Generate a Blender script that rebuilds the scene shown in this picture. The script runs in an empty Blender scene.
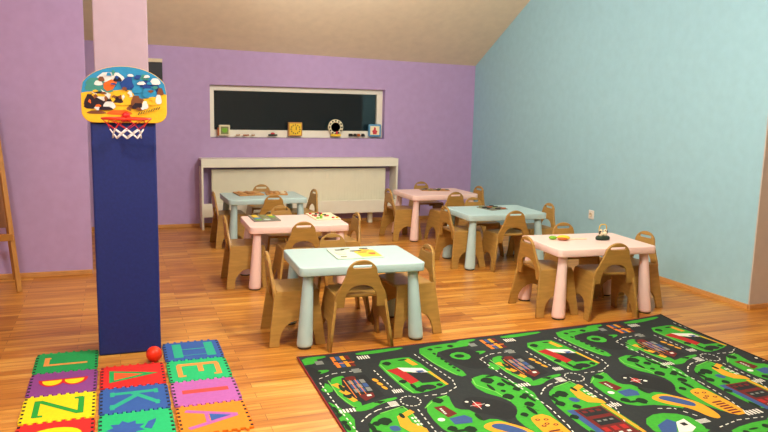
import bpy, bmesh, math, random
from mathutils import Vector, Matrix
random.seed(7)
S = bpy.context.scene
COL = S.collection
PI = math.pi

# ------------------------------------------------------------------ materials
def srgb(r, g, b):
    f = lambda c: (c/255/12.92) if c/255 <= .04045 else ((c/255+.055)/1.055)**2.4
    return (f(r), f(g), f(b), 1)

def mat(name, col, rough=.5, noise=.06, scale=30, bump=0, spec=.4, coat=0, stretch=None, metal=0):
    m = bpy.data.materials.new(name); m.use_nodes = True
    nt = m.node_tree; b = nt.nodes['Principled BSDF']
    b.inputs['Roughness'].default_value = rough
    b.inputs['Specular IOR Level'].default_value = spec
    b.inputs['Metallic'].default_value = metal
    if coat: b.inputs['Coat Weight'].default_value = coat; b.inputs['Coat Roughness'].default_value = .15
    tc = nt.nodes.new('ShaderNodeTexCoord'); mp = nt.nodes.new('ShaderNodeMapping')
    if stretch: mp.inputs['Scale'].default_value = stretch
    nz = nt.nodes.new('ShaderNodeTexNoise'); nz.inputs['Scale'].default_value = scale; nz.inputs['Detail'].default_value = 4
    nt.links.new(tc.outputs['Object'], mp.inputs['Vector']); nt.links.new(mp.outputs['Vector'], nz.inputs['Vector'])
    rp = nt.nodes.new('ShaderNodeValToRGB')
    rp.color_ramp.elements[0].position = .3; rp.color_ramp.elements[1].position = .7
    rp.color_ramp.elements[0].color = tuple(c*(1-noise) for c in col[:3])+(1,)
    rp.color_ramp.elements[1].color = tuple(min(1, c*(1+noise)) for c in col[:3])+(1,)
    nt.links.new(nz.outputs['Fac'], rp.inputs['Fac']); nt.links.new(rp.outputs['Color'], b.inputs['Base Color'])
    if bump:
        bp = nt.nodes.new('ShaderNodeBump'); bp.inputs['Strength'].default_value = bump; bp.inputs['Distance'].default_value = .002
        nt.links.new(nz.outputs['Fac'], bp.inputs['Height']); nt.links.new(bp.outputs['Normal'], b.inputs['Normal'])
    return m

def floor_material():
    m = bpy.data.materials.new('laminate_floor'); m.use_nodes = True
    nt = m.node_tree; L = nt.links.new; b = nt.nodes['Principled BSDF']
    N = lambda t: nt.nodes.new(t)
    tc = N('ShaderNodeTexCoord')
    br = N('ShaderNodeTexBrick')
    br.offset = .37; br.offset_frequency = 2
    br.inputs['Scale'].default_value = 1
    br.inputs['Brick Width'].default_value = .62; br.inputs['Row Height'].default_value = .066
    br.inputs['Mortar Size'].default_value = .0012; br.inputs['Mortar Smooth'].default_value = .3
    br.inputs['Color1'].default_value = (0, 0, 0, 1); br.inputs['Color2'].default_value = (1, 1, 1, 1)
    br.inputs['Mortar'].default_value = (.1, .1, .1, 1); br.inputs['Bias'].default_value = 0
    L(tc.outputs['Object'], br.inputs['Vector'])
    mp = N('ShaderNodeMapping'); mp.inputs['Scale'].default_value = (1.1, 17, 1)
    L(tc.outputs['Object'], mp.inputs['Vector'])
    nz = N('ShaderNodeTexNoise'); nz.inputs['Scale'].default_value = 1.6; nz.inputs['Detail'].default_value = 6; nz.inputs['Distortion'].default_value = .6
    L(mp.outputs['Vector'], nz.inputs['Vector'])
    mix = N('ShaderNodeMath'); mix.operation = 'MULTIPLY_ADD'; mix.inputs[1].default_value = .36
    L(br.outputs['Color'], mix.inputs[0])
    sc = N('ShaderNodeMath'); sc.operation = 'MULTIPLY_ADD'; sc.inputs[1].default_value = 1.15; sc.inputs[2].default_value = -.25
    L(nz.outputs['Fac'], sc.inputs[0]); L(sc.outputs[0], mix.inputs[2])
    rp = N('ShaderNodeValToRGB'); e = rp.color_ramp.elements
    e[0].position = .0; e[0].color = srgb(118, 64, 18)
    e[1].position = 1.0; e[1].color = srgb(236, 188, 98)
    x = e.new(.35); x.color = srgb(184, 114, 38)
    x = e.new(.65); x.color = srgb(212, 148, 60)
    L(mix.outputs[0], rp.inputs['Fac'])
    mm = N('ShaderNodeMix'); mm.data_type = 'RGBA'; mm.inputs['B'].default_value = srgb(120, 66, 28)
    L(br.outputs['Fac'], mm.inputs['Factor']); L(rp.outputs['Color'], mm.inputs['A'])
    L(mm.outputs['Result'], b.inputs['Base Color'])
    b.inputs['Roughness'].default_value = .36; b.inputs['Specular IOR Level'].default_value = .45
    return m

M = {}
M['floor'] = floor_material()
M['lilac'] = mat('lilac_wall_paint', srgb(186, 160, 204), .85, .035, 14, .15)
M['aqua'] = mat('aqua_wall_paint', srgb(158, 202, 212), .85, .03, 14, .15)
M['greige'] = mat('greige_wall_paint', srgb(200, 190, 176), .85, .03, 14, .15)
M['pillar'] = mat('pale_pink_paint', srgb(176, 155, 168), .85, .03, 14, .15)
M['ceiling'] = mat('cream_ceiling_paint', srgb(230, 214, 184), .9, .04, 10, .2)
M['trimwood'] = mat('oak_trim', srgb(206, 150, 84), .45, .12, 12, 0, stretch=(1, 1, 8))
M['white'] = mat('white_lacquer', srgb(242, 240, 220), .4, .02, 10)
M['radiator'] = mat('radiator_enamel', srgb(240, 238, 212), .4, .02, 10)
M['plastic_white'] = mat('white_plastic', srgb(238, 234, 222), .35, .01, 10)
M['blue_plastic'] = mat('pale_blue_plastic', srgb(184, 213, 211), .38, .02, 20)
M['pink_plastic'] = mat('pale_pink_plastic', srgb(247, 214, 203), .38, .02, 20)
M['footpad'] = mat('dark_grey_rubber', srgb(70, 66, 60), .7)
M['ply'] = mat('birch_plywood', srgb(172, 132, 64), .42, .13, 9, .05, stretch=(1, 1, 6), coat=.15)
M['navy'] = mat('navy_vinyl', srgb(24, 42, 112), .55, .12, 60, .3)
M['easelwood'] = mat('pine_wood', srgb(176, 122, 52), .5, .14, 10, stretch=(6, 6, 1))
M['easelboard'] = mat('brown_board', srgb(140, 92, 48), .5, .1, 10)
M['black'] = mat('black_plastic', srgb(22, 22, 24), .4)
M['cream'] = mat('cream_plastic', srgb(222, 208, 176), .5)
M['red'] = mat('red_plastic', srgb(205, 28, 24), .4)
M['orange_red'] = mat('orange_red_rubber', srgb(232, 54, 20), .4, .04)
M['cord_white'] = mat('white_cord', srgb(235, 232, 232), .7)
def flat(name, c, rough=.75, noise=.05): M[name] = mat(name, srgb(*c), rough, noise, 60, .1)
# foam colours, plus black for the shade in the tile edge gaps
flat('foam_green', (28, 190, 116)); flat('foam_deep_green', (22, 160, 82)); flat('foam_purple', (138, 66, 142)); flat('foam_yellow', (243, 219, 10))
flat('foam_red', (214, 36, 32)); flat('foam_blue', (48, 92, 168)); flat('foam_violet', (186, 100, 180)); flat('foam_orange', (253, 140, 26))
flat('foam_coral', (222, 76, 70)); flat('foam_teal', (36, 176, 140)); flat('foam_gap_shade', (24, 22, 22)); flat('foam_orange_red', (240, 92, 40)); flat('foam_amber', (228, 152, 70)); flat('foam_leaf', (30, 158, 52))
# rug print colours
flat('rug_asphalt', (38, 44, 44), .95, .12); flat('rug_dark', (30, 34, 34), .95, .12); flat('rug_green', (58, 162, 44), .95, .1); flat('rug_tree', (15, 42, 18), .95); flat('rug_lime', (120, 196, 84), .95)
flat('rug_white', (226, 226, 214), .95); flat('rug_yellow', (222, 158, 36), .95); flat('rug_red', (168, 34, 30), .95); flat('rug_blue', (56, 84, 136), .95)
flat('rug_maroon', (104, 30, 26), .95); flat('rug_grey', (122, 128, 122), .95); flat('rug_edge', (132, 34, 30), .95); flat('rug_edge_dark', (26, 24, 26), .95); flat('rug_orange', (214, 120, 40), .95)
# toys and print colours
flat('toy_green', (120, 182, 40), .4); flat('toy_yellow', (240, 200, 50), .4); flat('toy_brown', (176, 92, 34), .45); flat('toy_blue', (86, 150, 192), .45)
flat('toy_darkgreen', (30, 52, 36), .5); flat('toy_dark', (40, 34, 30), .5); flat('toy_pinkred', (204, 54, 66), .5); flat('toy_wood', (186, 134, 70), .5, .15)
flat('toy_grey', (128, 126, 112), .6); flat('toy_amber', (206, 160, 96), .5); flat('toy_cream', (238, 228, 190), .5); flat('toy_mint', (206, 224, 204), .5); flat('toy_olive', (130, 136, 84), .6)
flat('print_blue', (46, 140, 186), .3); flat('print_deep', (34, 70, 140), .3); flat('print_yellow', (238, 188, 44), .3); flat('print_orange', (226, 104, 36), .3); flat('print_dark', (44, 34, 44), .3)
flat('print_white', (226, 226, 222), .3); flat('print_teal', (64, 140, 130), .3); flat('print_brown', (124, 76, 50), .3)

def glass():
    m = bpy.data.materials.new('window_glass'); m.use_nodes = True
    b = m.node_tree.nodes['Principled BSDF']
    b.inputs['Transmission Weight'].default_value = 1; b.inputs['Roughness'].default_value = .03; b.inputs['IOR'].default_value = 1.45
    tc = m.node_tree.nodes.new('ShaderNodeTexCoord'); nz = m.node_tree.nodes.new('ShaderNodeTexNoise'); nz.inputs['Scale'].default_value = 2
    rp = m.node_tree.nodes.new('ShaderNodeValToRGB'); rp.color_ramp.elements[0].color = (.8, .92, .92, 1); rp.color_ramp.elements[1].color = (.9, .97, .97, 1)
    m.node_tree.links.new(tc.outputs['Object'], nz.inputs['Vector']); m.node_tree.links.new(nz.outputs['Fac'], rp.inputs['Fac']); m.node_tree.links.new(rp.outputs['Color'], b.inputs['Base Color'])
    return m
M['glass'] = glass()

# ------------------------------------------------------------------ mesh helpers
class MB:
    def __init__(s): s.bm = bmesh.new(); s.mats = []; s.smooth = False
    def mi(s, m):
        if m is None: return 0
        if m not in s.mats: s.mats.append(m)
        return s.mats.index(m)
    def box(s, c, d, m=None, bev=0, rot=None):
        g = bmesh.ops.create_cube(s.bm, size=1)['verts']
        for v in g: v.co = Vector((v.co.x*d[0], v.co.y*d[1], v.co.z*d[2]))
        es = list({e for v in g for e in v.link_edges}); fs = set(f for v in g for f in v.link_faces)
        vs = set(g)
        if bev:
            r = bmesh.ops.bevel(s.bm, geom=es, offset=bev, segments=2, affect='EDGES', profile=.5)
            vs = set(r['verts']) | {v for v in vs if v.is_valid}; 
            vs = set(v for f in r['faces'] for v in f.verts) | vs
            st = list(vs)
            while st:
                v = st.pop()
                for e in v.link_edges:
                    o = e.other_vert(v)
                    if o not in vs: vs.add(o); st.append(o)
        mx = Matrix.Translation(c)
        if rot is not None: mx = mx @ rot
        for v in vs: v.co = mx @ v.co
        i = s.mi(m)
        for f in {f for v in vs for f in v.link_faces}: f.material_index = i
        return s
    def prism(s, pts, z0, z1, m=None, mx=None):
        """extruded outline (convex or mildly concave), in XY, from z0 to z1"""
        a = sum(pts[i-1][0]*pts[i][1]-pts[i][0]*pts[i-1][1] for i in range(len(pts)))
        if a < 0: pts = pts[::-1]
        lo = [s.bm.verts.new((x, y, z0)) for x, y in pts]; hi = [s.bm.verts.new((x, y, z1)) for x, y in pts]
        n = len(pts); i = s.mi(m)
        fs = [s.bm.faces.new(hi), s.bm.faces.new(lo[::-1])]
        for k in range(n): fs.append(s.bm.faces.new((lo[k], lo[(k+1) % n], hi[(k+1) % n], hi[k])))
        for f in fs: f.material_index = i; f.normal_update()
        if n > 4: bmesh.ops.triangulate(s.bm, faces=fs[:2])
        if mx is not None:
            for v in lo+hi: v.co = mx @ v.co
        return s
    def lathe(s, prof, m=None, seg=28, c=(0, 0, 0), mx=None):
        rings = []; i = s.mi(m)
        for r, z in prof:
            if r < 1e-6: rings.append([s.bm.verts.new((0, 0, z))])
            else: rings.append([s.bm.verts.new((r*math.cos(2*PI*k/seg), r*math.sin(2*PI*k/seg), z)) for k in range(seg)])
        for a, b in zip(rings, rings[1:]):
            for k in range(seg):
                q = [a[k % len(a)], a[(k+1) % len(a)], b[(k+1) % len(b)], b[k % len(b)]]
                u = []
                for v in q:
                    if v not in u: u.append(v)
                if len(u) > 2:
                    f = s.bm.faces.new(u); f.material_index = i; f.smooth = True
        for R_, rev in ((rings[0], True), (rings[-1], False)):
            if len(R_) > 1:
                f = s.bm.faces.new(R_[::-1] if rev else R_); f.material_index = i
        mm = Matrix.Translation(c) @ (mx or Matrix())
        for R_ in rings:
            for v in R_: v.co = mm @ v.co
        return s
    def tube(s, pts, r, m=None, seg=8, closed=False):
        P = [Vector(p) for p in pts]; n = len(P); rings = []; i = s.mi(m)
        ref = Vector((0, 0, 1))
        for k, p in enumerate(P):
            t = (P[(k+1) % n]-P[k-1]) if closed else (P[min(k+1, n-1)]-P[max(k-1, 0)])
            t.normalize(); x = t.cross(ref)
            if x.length < 1e-3: x = t.cross(Vector((0, 1, 0)))
            x.normalize(); y = x.cross(t)
            rings.append([s.bm.verts.new(p+r*(math.cos(2*PI*j/seg)*x+math.sin(2*PI*j/seg)*y)) for j in range(seg)])
        pr = list(zip(rings, rings[1:]+rings[:1])) if closed else list(zip(rings, rings[1:]))
        for a, b in pr:
            for j in range(seg):
                f = s.bm.faces.new((a[j], a[(j+1) % seg], b[(j+1) % seg], b[j])); f.smooth = True; f.material_index = i
        if not closed:
            s.bm.faces.new(rings[0][::-1]).material_index = i; s.bm.faces.new(rings[-1]).material_index = i
        return s
    def ball(s, c, d, m=None, seg=20):
        g = bmesh.ops.create_uvsphere(s.bm, u_segments=seg, v_segments=seg//2, radius=.5)['verts']; i = s.mi(m)
        for v in g: v.co = Vector((v.co.x*d[0]+c[0], v.co.y*d[1]+c[1], v.co.z*d[2]+c[2]))
        for f in {f for v in g for f in v.link_faces}: f.material_index = i; f.smooth = True
        return s
    def add(s, mesh, mx, m=None):
        n0 = len(s.bm.verts); f0 = len(s.bm.faces)
        s.bm.from_mesh(mesh); s.bm.verts.ensure_lookup_table(); s.bm.faces.ensure_lookup_table(); i = s.mi(m)
        for v in s.bm.verts[n0:]: v.co = mx @ v.co
        for f in s.bm.faces[f0:]: f.material_index = i
        return s
    def build(s, name, m=None, parent=None, loc=(0, 0, 0), rz=0):
        me = bpy.data.meshes.new(name)
        bmesh.ops.recalc_face_normals(s.bm, faces=s.bm.faces[:])
        s.bm.to_mesh(me); s.bm.free()
        ms = s.mats if s.mats else [m]
        for q in ms: me.materials.append(M[q] if isinstance(q, str) else q)
        o = bpy.data.objects.new(name, me); COL.objects.link(o); o.location = loc; o.rotation_euler.z = rz
        if parent: o.parent = parent
        return o

def plate(outline, holes=(), t=.018, bev=.003):
    """flat board with holes and eased edges: mesh in XY, thickness along Z, centred"""
    cu = bpy.data.curves.new('tmp', 'CURVE'); cu.dimensions = '2D'; cu.fill_mode = 'BOTH'
    for pts in (outline, *holes):
        sp = cu.splines.new('POLY'); sp.points.add(len(pts)-1); sp.use_cyclic_u = True
        for p, q in zip(sp.points, pts): p.co = (q[0], q[1], 0, 1)
    cu.extrude = t/2-bev; cu.bevel_depth = bev; cu.bevel_resolution = 1; cu.offset = -bev
    o = bpy.data.objects.new('tmp', cu); COL.objects.link(o)
    dg = bpy.context.evaluated_depsgraph_get(); me = bpy.data.meshes.new_from_object(o.evaluated_get(dg))
    bpy.data.objects.remove(o); bpy.data.curves.remove(cu)
    return me

def thing(name, label, cat, loc=(0, 0, 0), rz=0, group=None):
    o = bpy.data.objects.new(name, None); COL.objects.link(o); o.empty_display_size = .05
    o.location = loc; o.rotation_euler.z = rz
    return tag(o, label, cat, group)
def tag(o, label, cat, group=None):
    o['label'] = label; o['category'] = cat
    if group: o['group'] = group
    return o
def struct(o, label=None):
    o['kind'] = 'structure'
    return o
def dup(o, parent=None):
    c = o.copy(); COL.objects.link(c)
    if parent: c.parent = parent
    for ch in [x for x in COL.objects if x.parent == o]: dup(ch, c)
    return c

def rrect(w, d, r, n=6):
    p = []
    for cx, cy, a in ((w/2-r, d/2-r, 0), (-w/2+r, d/2-r, 90), (-w/2+r, -d/2+r, 180), (w/2-r, -d/2+r, 270)):
        for k in range(n+1):
            t = math.radians(a+90*k/n); p.append((cx+r*math.cos(t), cy+r*math.sin(t)))
    return p

# ------------------------------------------------------------------ room (X along the back wall, Y into the room, camera at the origin)
XR, YB = 4.35, 8.30          # right wall, back wall
YC = 3.93                    # where the right wall ends in an outer corner
XL, XF, YN = -3.6, 6.2, -2.2
ZF = 2.9
ZB = 1.94; SL = .555         # sloping ceiling: height at the back wall, rise per metre
YS = YB-(ZF-ZB)/SL

struct(MB().box(((XL+XF)/2, (YN+YB)/2+.1, -.05), (XF-XL+.4, YB-YN+.6, .1)).build('floor', 'floor'))
# back wall with window niche
wx0, wx1, wz0, wz1 = 1.015, 3.08, 1.0, 1.585
b = MB(); yb0, yb1 = YB, YB+.3
for x0, x1, z0, z1 in ((XL, wx0, 0, 2.1), (wx1, XR+.1, 0, 2.1), (wx0, wx1, 0, wz0), (wx0, wx1, wz1, 2.1)):
    b.box(((x0+x1)/2, (yb0+yb1)/2, (z0+z1)/2), (x1-x0, yb1-yb0, z1-z0))
struct(b.build('wall_back', 'lilac'))
XA, XB = 4.348, 4.275      # the right wall is not quite square to the back wall
struct(MB().prism([(XA, YC), (XA+.2, YC), (XA+.2, YB+.3), (XB-.005, YB+.3)], 0, 3.2).build('wall_right', 'aqua'))
struct(MB().box(((XR+.2+XF)/2, YC+.1, 1.6), (XF-XR-.2, .2, 3.2)).build('wall_side', 'greige'))
struct(MB().box(((XR+.1), YC-.004, 1.6), (.2, .012, 3.2)).build('trim_3', 'greige'))
struct(MB().box((XF+.1, (YN+YC)/2, 1.6), (.2, YC-YN+.4, 3.2)).build('wall_far_right', 'greige'))
struct(MB().box(((XL+XF)/2, YN-.1, 1.6), (XF-XL+.4, .2, 3.2)).build('wall_front', 'greige'))
struct(MB().box((XL-.1, (YN+YB)/2, 1.6), (.2, YB-YN+.6, 3.2)).build('wall_far_left', 'lilac'))
# short partition at the left
struct(MB().box(((XL-.19)/2, 6.24+.05, 1.6), (-.19-XL, .1, 3.2)).build('wall_left', 'lilac'))
# ceiling: flat part and sloping part
b = MB()
b.box(((XL+XF)/2, (YN+YS)/2, ZF+.05), (XF-XL+.4, YS-YN+.8, .1))
cv = []
zc = lambda x, y: 1.914+.0185*(4.28-x)+SL*(YB-y)
for dz in (0, .12):
    cv += [b.bm.verts.new((x, y, zc(x, y)+dz)) for x, y in ((XL-.1, YS-.4), (XF+.1, YS-.4), (XF+.1, YB+.3), (XL-.1, YB+.3))]
for q in ((0, 1, 2, 3), (7, 6, 5, 4), (0, 4, 5, 1), (1, 5, 6, 2), (2, 6, 7, 3), (3, 7, 4, 0)): b.bm.faces.new([cv[k] for k in q])
struct(b.build('ceiling', 'ceiling'))
# baseboards
struct(MB().prism([(XA-.016, YC-.012), (XA+.01, YC-.012), (XB+.01, YB), (XB-.016, YB)], 0, .034).build('baseboard_right', 'trimwood'))
struct(MB().box(((XL-.19)/2, 6.232, .02), (-.19-XL, .016, .04), None, .004).build('baseboard_left', 'trimwood'))
struct(MB().box(((XL+XR)/2, YB-.008, .02), (XR-XL-.1, .016, .04), None, .004).build('baseboard_back', 'trimwood'))
struct(MB().box(((XR+XF)/2, YC-.019, .018), (XF-XR+.016, .016, .036), None, .004).build('baseboard_side', 'trimwood'))
# pillar
struct(MB().box((.055, 4.355, ZF/2), (.274, .27, ZF), None, .006).build('wall_pillar', 'pillar'))

# window
yw = YB+.11
win = struct(MB().box(((wx0+wx1)/2, yw+.06, wz0+.012), (wx1-wx0, .12, .024)).build('window_1', 'white'))
b = MB(); fw = .055; cx = (wx0+wx1)/2
b.box((cx, yw, wz1-.03), (wx1-wx0, .06, .06), None, .006); b.box((cx, yw, wz0+.045), (wx1-wx0, .06, .085), None, .006)
b.box((wx0+fw/2, yw, (wz0+wz1)/2), (fw, .058, wz1-wz0-.02), None, .006); b.box((wx1-fw/2-.008, yw, (wz0+wz1)/2), (fw+.016, .058, wz1-wz0-.02), None, .006)
b.build('window_frame', 'white', win)
MB().box((cx, yw+.01, (wz0+wz1)/2), (wx1-wx0-.1, .008, wz1-wz0-.11)).build('window_pane', 'glass', win)

# radiator cover and radiator
hx0, hx1, hy = .885, 3.18, 8.06
t = thing('radiator_cover', 'long white radiator cover under the window on the lilac back wall', 'radiator cover', ((hx0+hx1)/2, hy, 0))
w = hx1-hx0
MB().box((0, .128, .772), (w-.01, .216, .02), None, .002).build('top_board', 'white', t)
MB().box((0, .010, .736), (w, .02, .094), None, .003).build('front_board', 'white', t)
MB().box((0, .012, .215), (w-.04, .018, .15), None, .003).build('lower_board', 'white', t)
for s in (-1, 1): MB().box((s*(w/2-.012), .118, .345), (.022, .234, .69), None, .003).build('side_panel', 'white', t)
t = thing('radiator', 'cream panel radiator with fine vertical ribs behind the white cover boards', 'radiator', ((hx0+hx1)/2, hy+.12, 0))
b = MB(); rw = 2.05
b.box((0, 0, .40), (rw, .05, .52), None, .01)
n = 60
for k in range(n): b.box((-rw/2+.03+(rw-.06)*k/(n-1), -.026, .40), (.022, .006, .48))
b.build('panel', 'radiator', t)
for s in (-1, 1): MB().box((s*.85, .02, .07), (.05, .05, .145)).build('foot', 'radiator', t)

# wall socket on the right wall
t = thing('wall_socket', 'small white wall socket on the aqua right wall above the toy table', 'socket', (4.3165, 5.81, .415), .0166)
MB().box((-.006, 0, 0), (.012, .075, .085), None, .004).build('plate', 'plastic_white', t)
MB().lathe([(.022, 0), (.022, .006), (.016, .006), (.014, .002), (0, .002)], None, 20, (-.012, 0, 0), Matrix.Rotation(-PI/2, 4, 'Y')).build('socket_insert', 'cream', t)

# black box on the back wall, right beside the pillar
t = thing('wall_speaker', 'small black box with cream top strip high on the lilac back wall beside pillar', 'speaker', (.425, YB, 1.70))
MB().box((0, -.07, -.02), (.17, .14, .24), None, .006).build('body', 'black', t)
MB().box((0, -.075, .117), (.174, .15, .038), None, .004).build('top_strip', 'cream', t)

# ------------------------------------------------------------------ gym pad around the pillar, toy hoop, ball
PH = 1.315
t = thing('pillar_pad', 'tall navy blue padded cover wrapped around the lower pillar', 'pad', (.055, 4.355, 0))
MB().box((0, -.152, PH/2), (.332, .032, PH-.004), None, .01).build('front_panel', 'navy', t)
for s in (-1, 1): MB().box((s*.1515, .004, PH/2), (.028, .275, PH-.006), None, .008).build('side_panel', 'navy', t)

t = thing('toy_basketball_hoop', 'toy basketball hoop with colourful oval backboard hung on the navy pad', 'basketball hoop', (.064, 4.181, 0))
# backboard outline: wide rounded shape, flat at the bottom; local (x, z)
BW, Z0, Z1 = .216, 1.298, 1.597
ol = []
for k in range(9):                               # lower right corner
    a = -PI/2+PI/2*k/8; ol.append((BW-.06+.06*math.cos(a), Z0+.06+.06*math.sin(a)))
ol += [(BW, Z0+.12), (BW, Z0+.155)]
for k in range(1, 20):
    a = PI*.08+PI*.84*k/20; ol.append((BW*1.03*math.cos(a), 1.455+(Z1-1.455)*math.sin(a)*1.0 if a else 0))
ol += [(-BW, Z0+.155), (-BW, Z0+.12)]
for k in range(9):
    a = PI+PI/2*k/8; ol.append((-BW+.06+.06*math.cos(a), Z0+.06+.06*math.sin(a)))
XZ = Matrix(((1, 0, 0, 0), (0, 0, 1, 0), (0, 1, 0, 0), (0, 0, 0, 1)))       # XY outline -> XZ plane, thickness along Y
bb = MB().add(plate(ol, (), .014, .003), Matrix.Translation((0, -.008, 0)) @ XZ, 'print_yellow').build('backboard', None, t)
# printed picture: abstract patches
def inside(pts): return pts
b = MB(); lay = [0]
def patch(m, pts):
    lay[0] += 1
    y = -.0152-.00022*lay[0]
    b.prism(pts, 0, 1, m, Matrix(((1, 0, 0, 0), (0, 0, -.0002, y), (0, 1, 0, 0), (0, 0, 0, 1))))
def px(x, y): return ((x-123.5)/86*.431, 1.597-(y-66.5)/57*.299)     # board picture grid to board metres
def bp(m, *pp): patch(m, [px(*q) for q in pp])
def blob(m, x, y, rx, ry, wob=.18, n=14, ph=0):
    bp(m, *[(x+rx*(1+wob*math.sin(3*2*PI*k/n+ph))*math.cos(2*PI*k/n), y+ry*(1+wob*math.cos(2*2*PI*k/n+ph))*math.sin(2*PI*k/n)) for k in range(n)])
top = [(o[0]*.993, Z0+(o[1]-Z0)*.993) for o in ol if o[1] > Z0+.15]
patch('print_blue', top+[(-.19, Z0+.16), (0, Z0+.175), (.19, Z0+.16)])
blob('print_deep', 149, 88, 11, 9, .15); blob('print_blue', 140, 93, 9, 7, .15); blob('print_dark', 90, 105, 6.5, 6, .2); blob('print_dark', 99, 102, 10, 6, .2, ph=2)
blob('print_brown', 137, 104, 9, 7, .2); blob('print_yellow', 150, 103, 9, 6, .15); blob('print_teal', 92, 88, 7, 5, .2); blob('print_white', 110, 78, 13, 6, .2); blob('print_orange', 118, 113, 12, 3, .2); blob('print_brown', 95, 113, 9, 2, .2)
blob('print_teal', 95, 83, 9, 5); blob('print_white', 112, 77, 11, 5, .25); blob('print_white', 98, 84, 4, 3); blob('print_teal', 104, 90, 8, 4)
blob('print_dark', 90, 101, 6, 8, .3); blob('print_dark', 97, 96, 8, 4, .3, ph=1); bp('print_white', (91, 93), (101, 96), (106, 99), (103, 102), (95, 98))
blob('print_yellow', 100, 96, 6, 1.8, .2)
bp('print_orange', (103, 84), (111, 80), (117, 82), (112, 90), (106, 92), (103, 89)); blob('print_dark', 117, 80, 4, 3); blob('print_brown', 101, 80, 3, 3)
bp('print_white', (100, 90), (103, 92), (110, 95), (108, 100), (104, 96))
blob('print_yellow', 122, 98, 13, 9, .12); blob('print_dark', 115, 100, 6, 5, .35); blob('print_white', 108, 106, 6, 4.5, .12)
bp('print_deep', (119, 84), (125, 78), (131, 76), (132, 86), (127, 90), (121, 89)); blob('print_deep', 128, 85, 5, 5, .2); blob('print_white', 130, 75.5, 3, 1.6)
blob('print_blue', 136, 90, 5, 4); blob('print_deep', 138, 77, 4, 3, .3); blob('print_blue', 149, 92, 7, 7, .15); blob('print_teal', 144, 77, 4, 4, .3)
blob('print_white', 141, 83, 4, 2.4, .3); blob('print_deep', 146, 86, 4, 3, .3); blob('print_white', 155, 81, 5, 4, .2); blob('print_brown', 160, 91, 3, 5, .3)
blob('print_brown', 135, 101, 5, 7, .25); blob('print_dark', 137, 106, 6, 4, .3); blob('print_white', 144, 105, 3, 5, .2); blob('print_yellow', 152, 101, 6, 5, .15); blob('print_white', 158, 99, 3, 6, .2)
blob('print_dark', 104, 109, 7, 2.2, .25)
rnd = random.Random(3)
for k in range(34):
    x, y = rnd.uniform(84, 163), rnd.uniform(72, 112)
    if ((x-124)/42)**2+((y-98)/30)**2 > .85: continue
    up = y < 92
    blob(rnd.choice(['print_white', 'print_blue', 'print_deep', 'print_teal', 'print_blue', 'print_brown'] if up else ['print_yellow', 'print_dark', 'print_brown', 'print_white', 'print_orange', 'print_yellow']), x, y, rnd.uniform(1.2, 3), rnd.uniform(.8, 2.4), .35, 10, k)
for k in range(9): bp('print_dark', (136+2.6*k, 115.2-.72*k), (137.6+2.6*k, 112.6-.72*k), (138.8+2.6*k, 112.3-.72*k), (137.2+2.6*k, 115-.72*k))
b.build('printed_picture', None, bb)
# bracket, rim, net
bz = 1.325
b = MB(); b.lathe([(.020, 0), (.020, .014), (.012, .02), (0, .02)], None, 20, (.004, -.016, bz+.012), Matrix.Rotation(PI/2, 4, 'X'))
b.box((.004, -.024, bz-.004), (.05, .018, .03), None, .004); b.build('bracket', 'red', t)
rr = .120; rc = (.004, -.03-rr, bz)
ring = [(rc[0]+rr*math.cos(2*PI*k/40), rc[1]+rr*math.sin(2*PI*k/40), bz) for k in range(40)]
MB().tube(ring, .0055, None, 8, True).build('rim', 'orange_red', t)
def netnode(k, lvl, n=8):
    a = 2*PI*(k+.5*(lvl % 2))/n; r = (.117, .101, .082, .072, .070)[lvl]; z = bz-(.004, .028, .055, .078, .100)[lvl]
    return (rc[0]+r*math.cos(a), rc[1]+r*math.sin(a), z)
bu, bl = MB(), MB()
for lvl in range(4):
    for k in range(8):
        for d in ((0, -1) if lvl % 2 == 0 else (0, 1)):
            (bu if lvl < 2 else bl).tube([netnode(k, lvl), netnode(k+d, lvl+1)], .0018 if lvl < 2 else .0038, None, 5)
bu.build('upper_net', 'red', t); nl = bl.build('lower_net', 'cord_white', t); nl['label'] = 'white lower net cords'

b = MB(); b.ball((0, 0, .043), (.086, .086, .086), None, 32)
tag(b.build('toy_ball', 'orange_red', None, (.174, 4.022, 0)), 'small red orange ball on the floor at the foot of the navy pad', 'ball')

# ------------------------------------------------------------------ easel at the left edge
t = thing('easel', 'wooden easel with brown board standing at the far left before lilac wall', 'easel', (-1.05, 5.83, 0))
def bar(b, p, q, w, d):
    p, q = Vector(p), Vector(q); v = q-p
    b.box((p+q)/2, (w, d, v.length), None, .004, v.to_track_quat('Z', 'Y').to_matrix().to_4x4())
for s in (-1, 1):
    b = MB(); bar(b, (s*.37, -.05, 0), (s*.225, .18, 1.45), .036, .024); b.build('leg', 'easelwood', t)
    b = MB(); bar(b, (s*.30, .36, 0), (s*.215, .205, 1.42), .034, .022); b.build('leg', 'easelwood', t)
b = MB(); bar(b, (-.345, -.0, .40), (.345, -.0, .40), .035, .05); b.build('tray', 'easelwood', t)
b = MB(); b.prism([(-.315, .46), (.315, .46), (.235, 1.38), (-.235, 1.38)], -.007, .007, None, Matrix.Translation((0, .035, 0)) @ Matrix.Rotation(PI/2-.157, 4, 'X')); b.build('drawing_board', 'easelboard', t)

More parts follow.
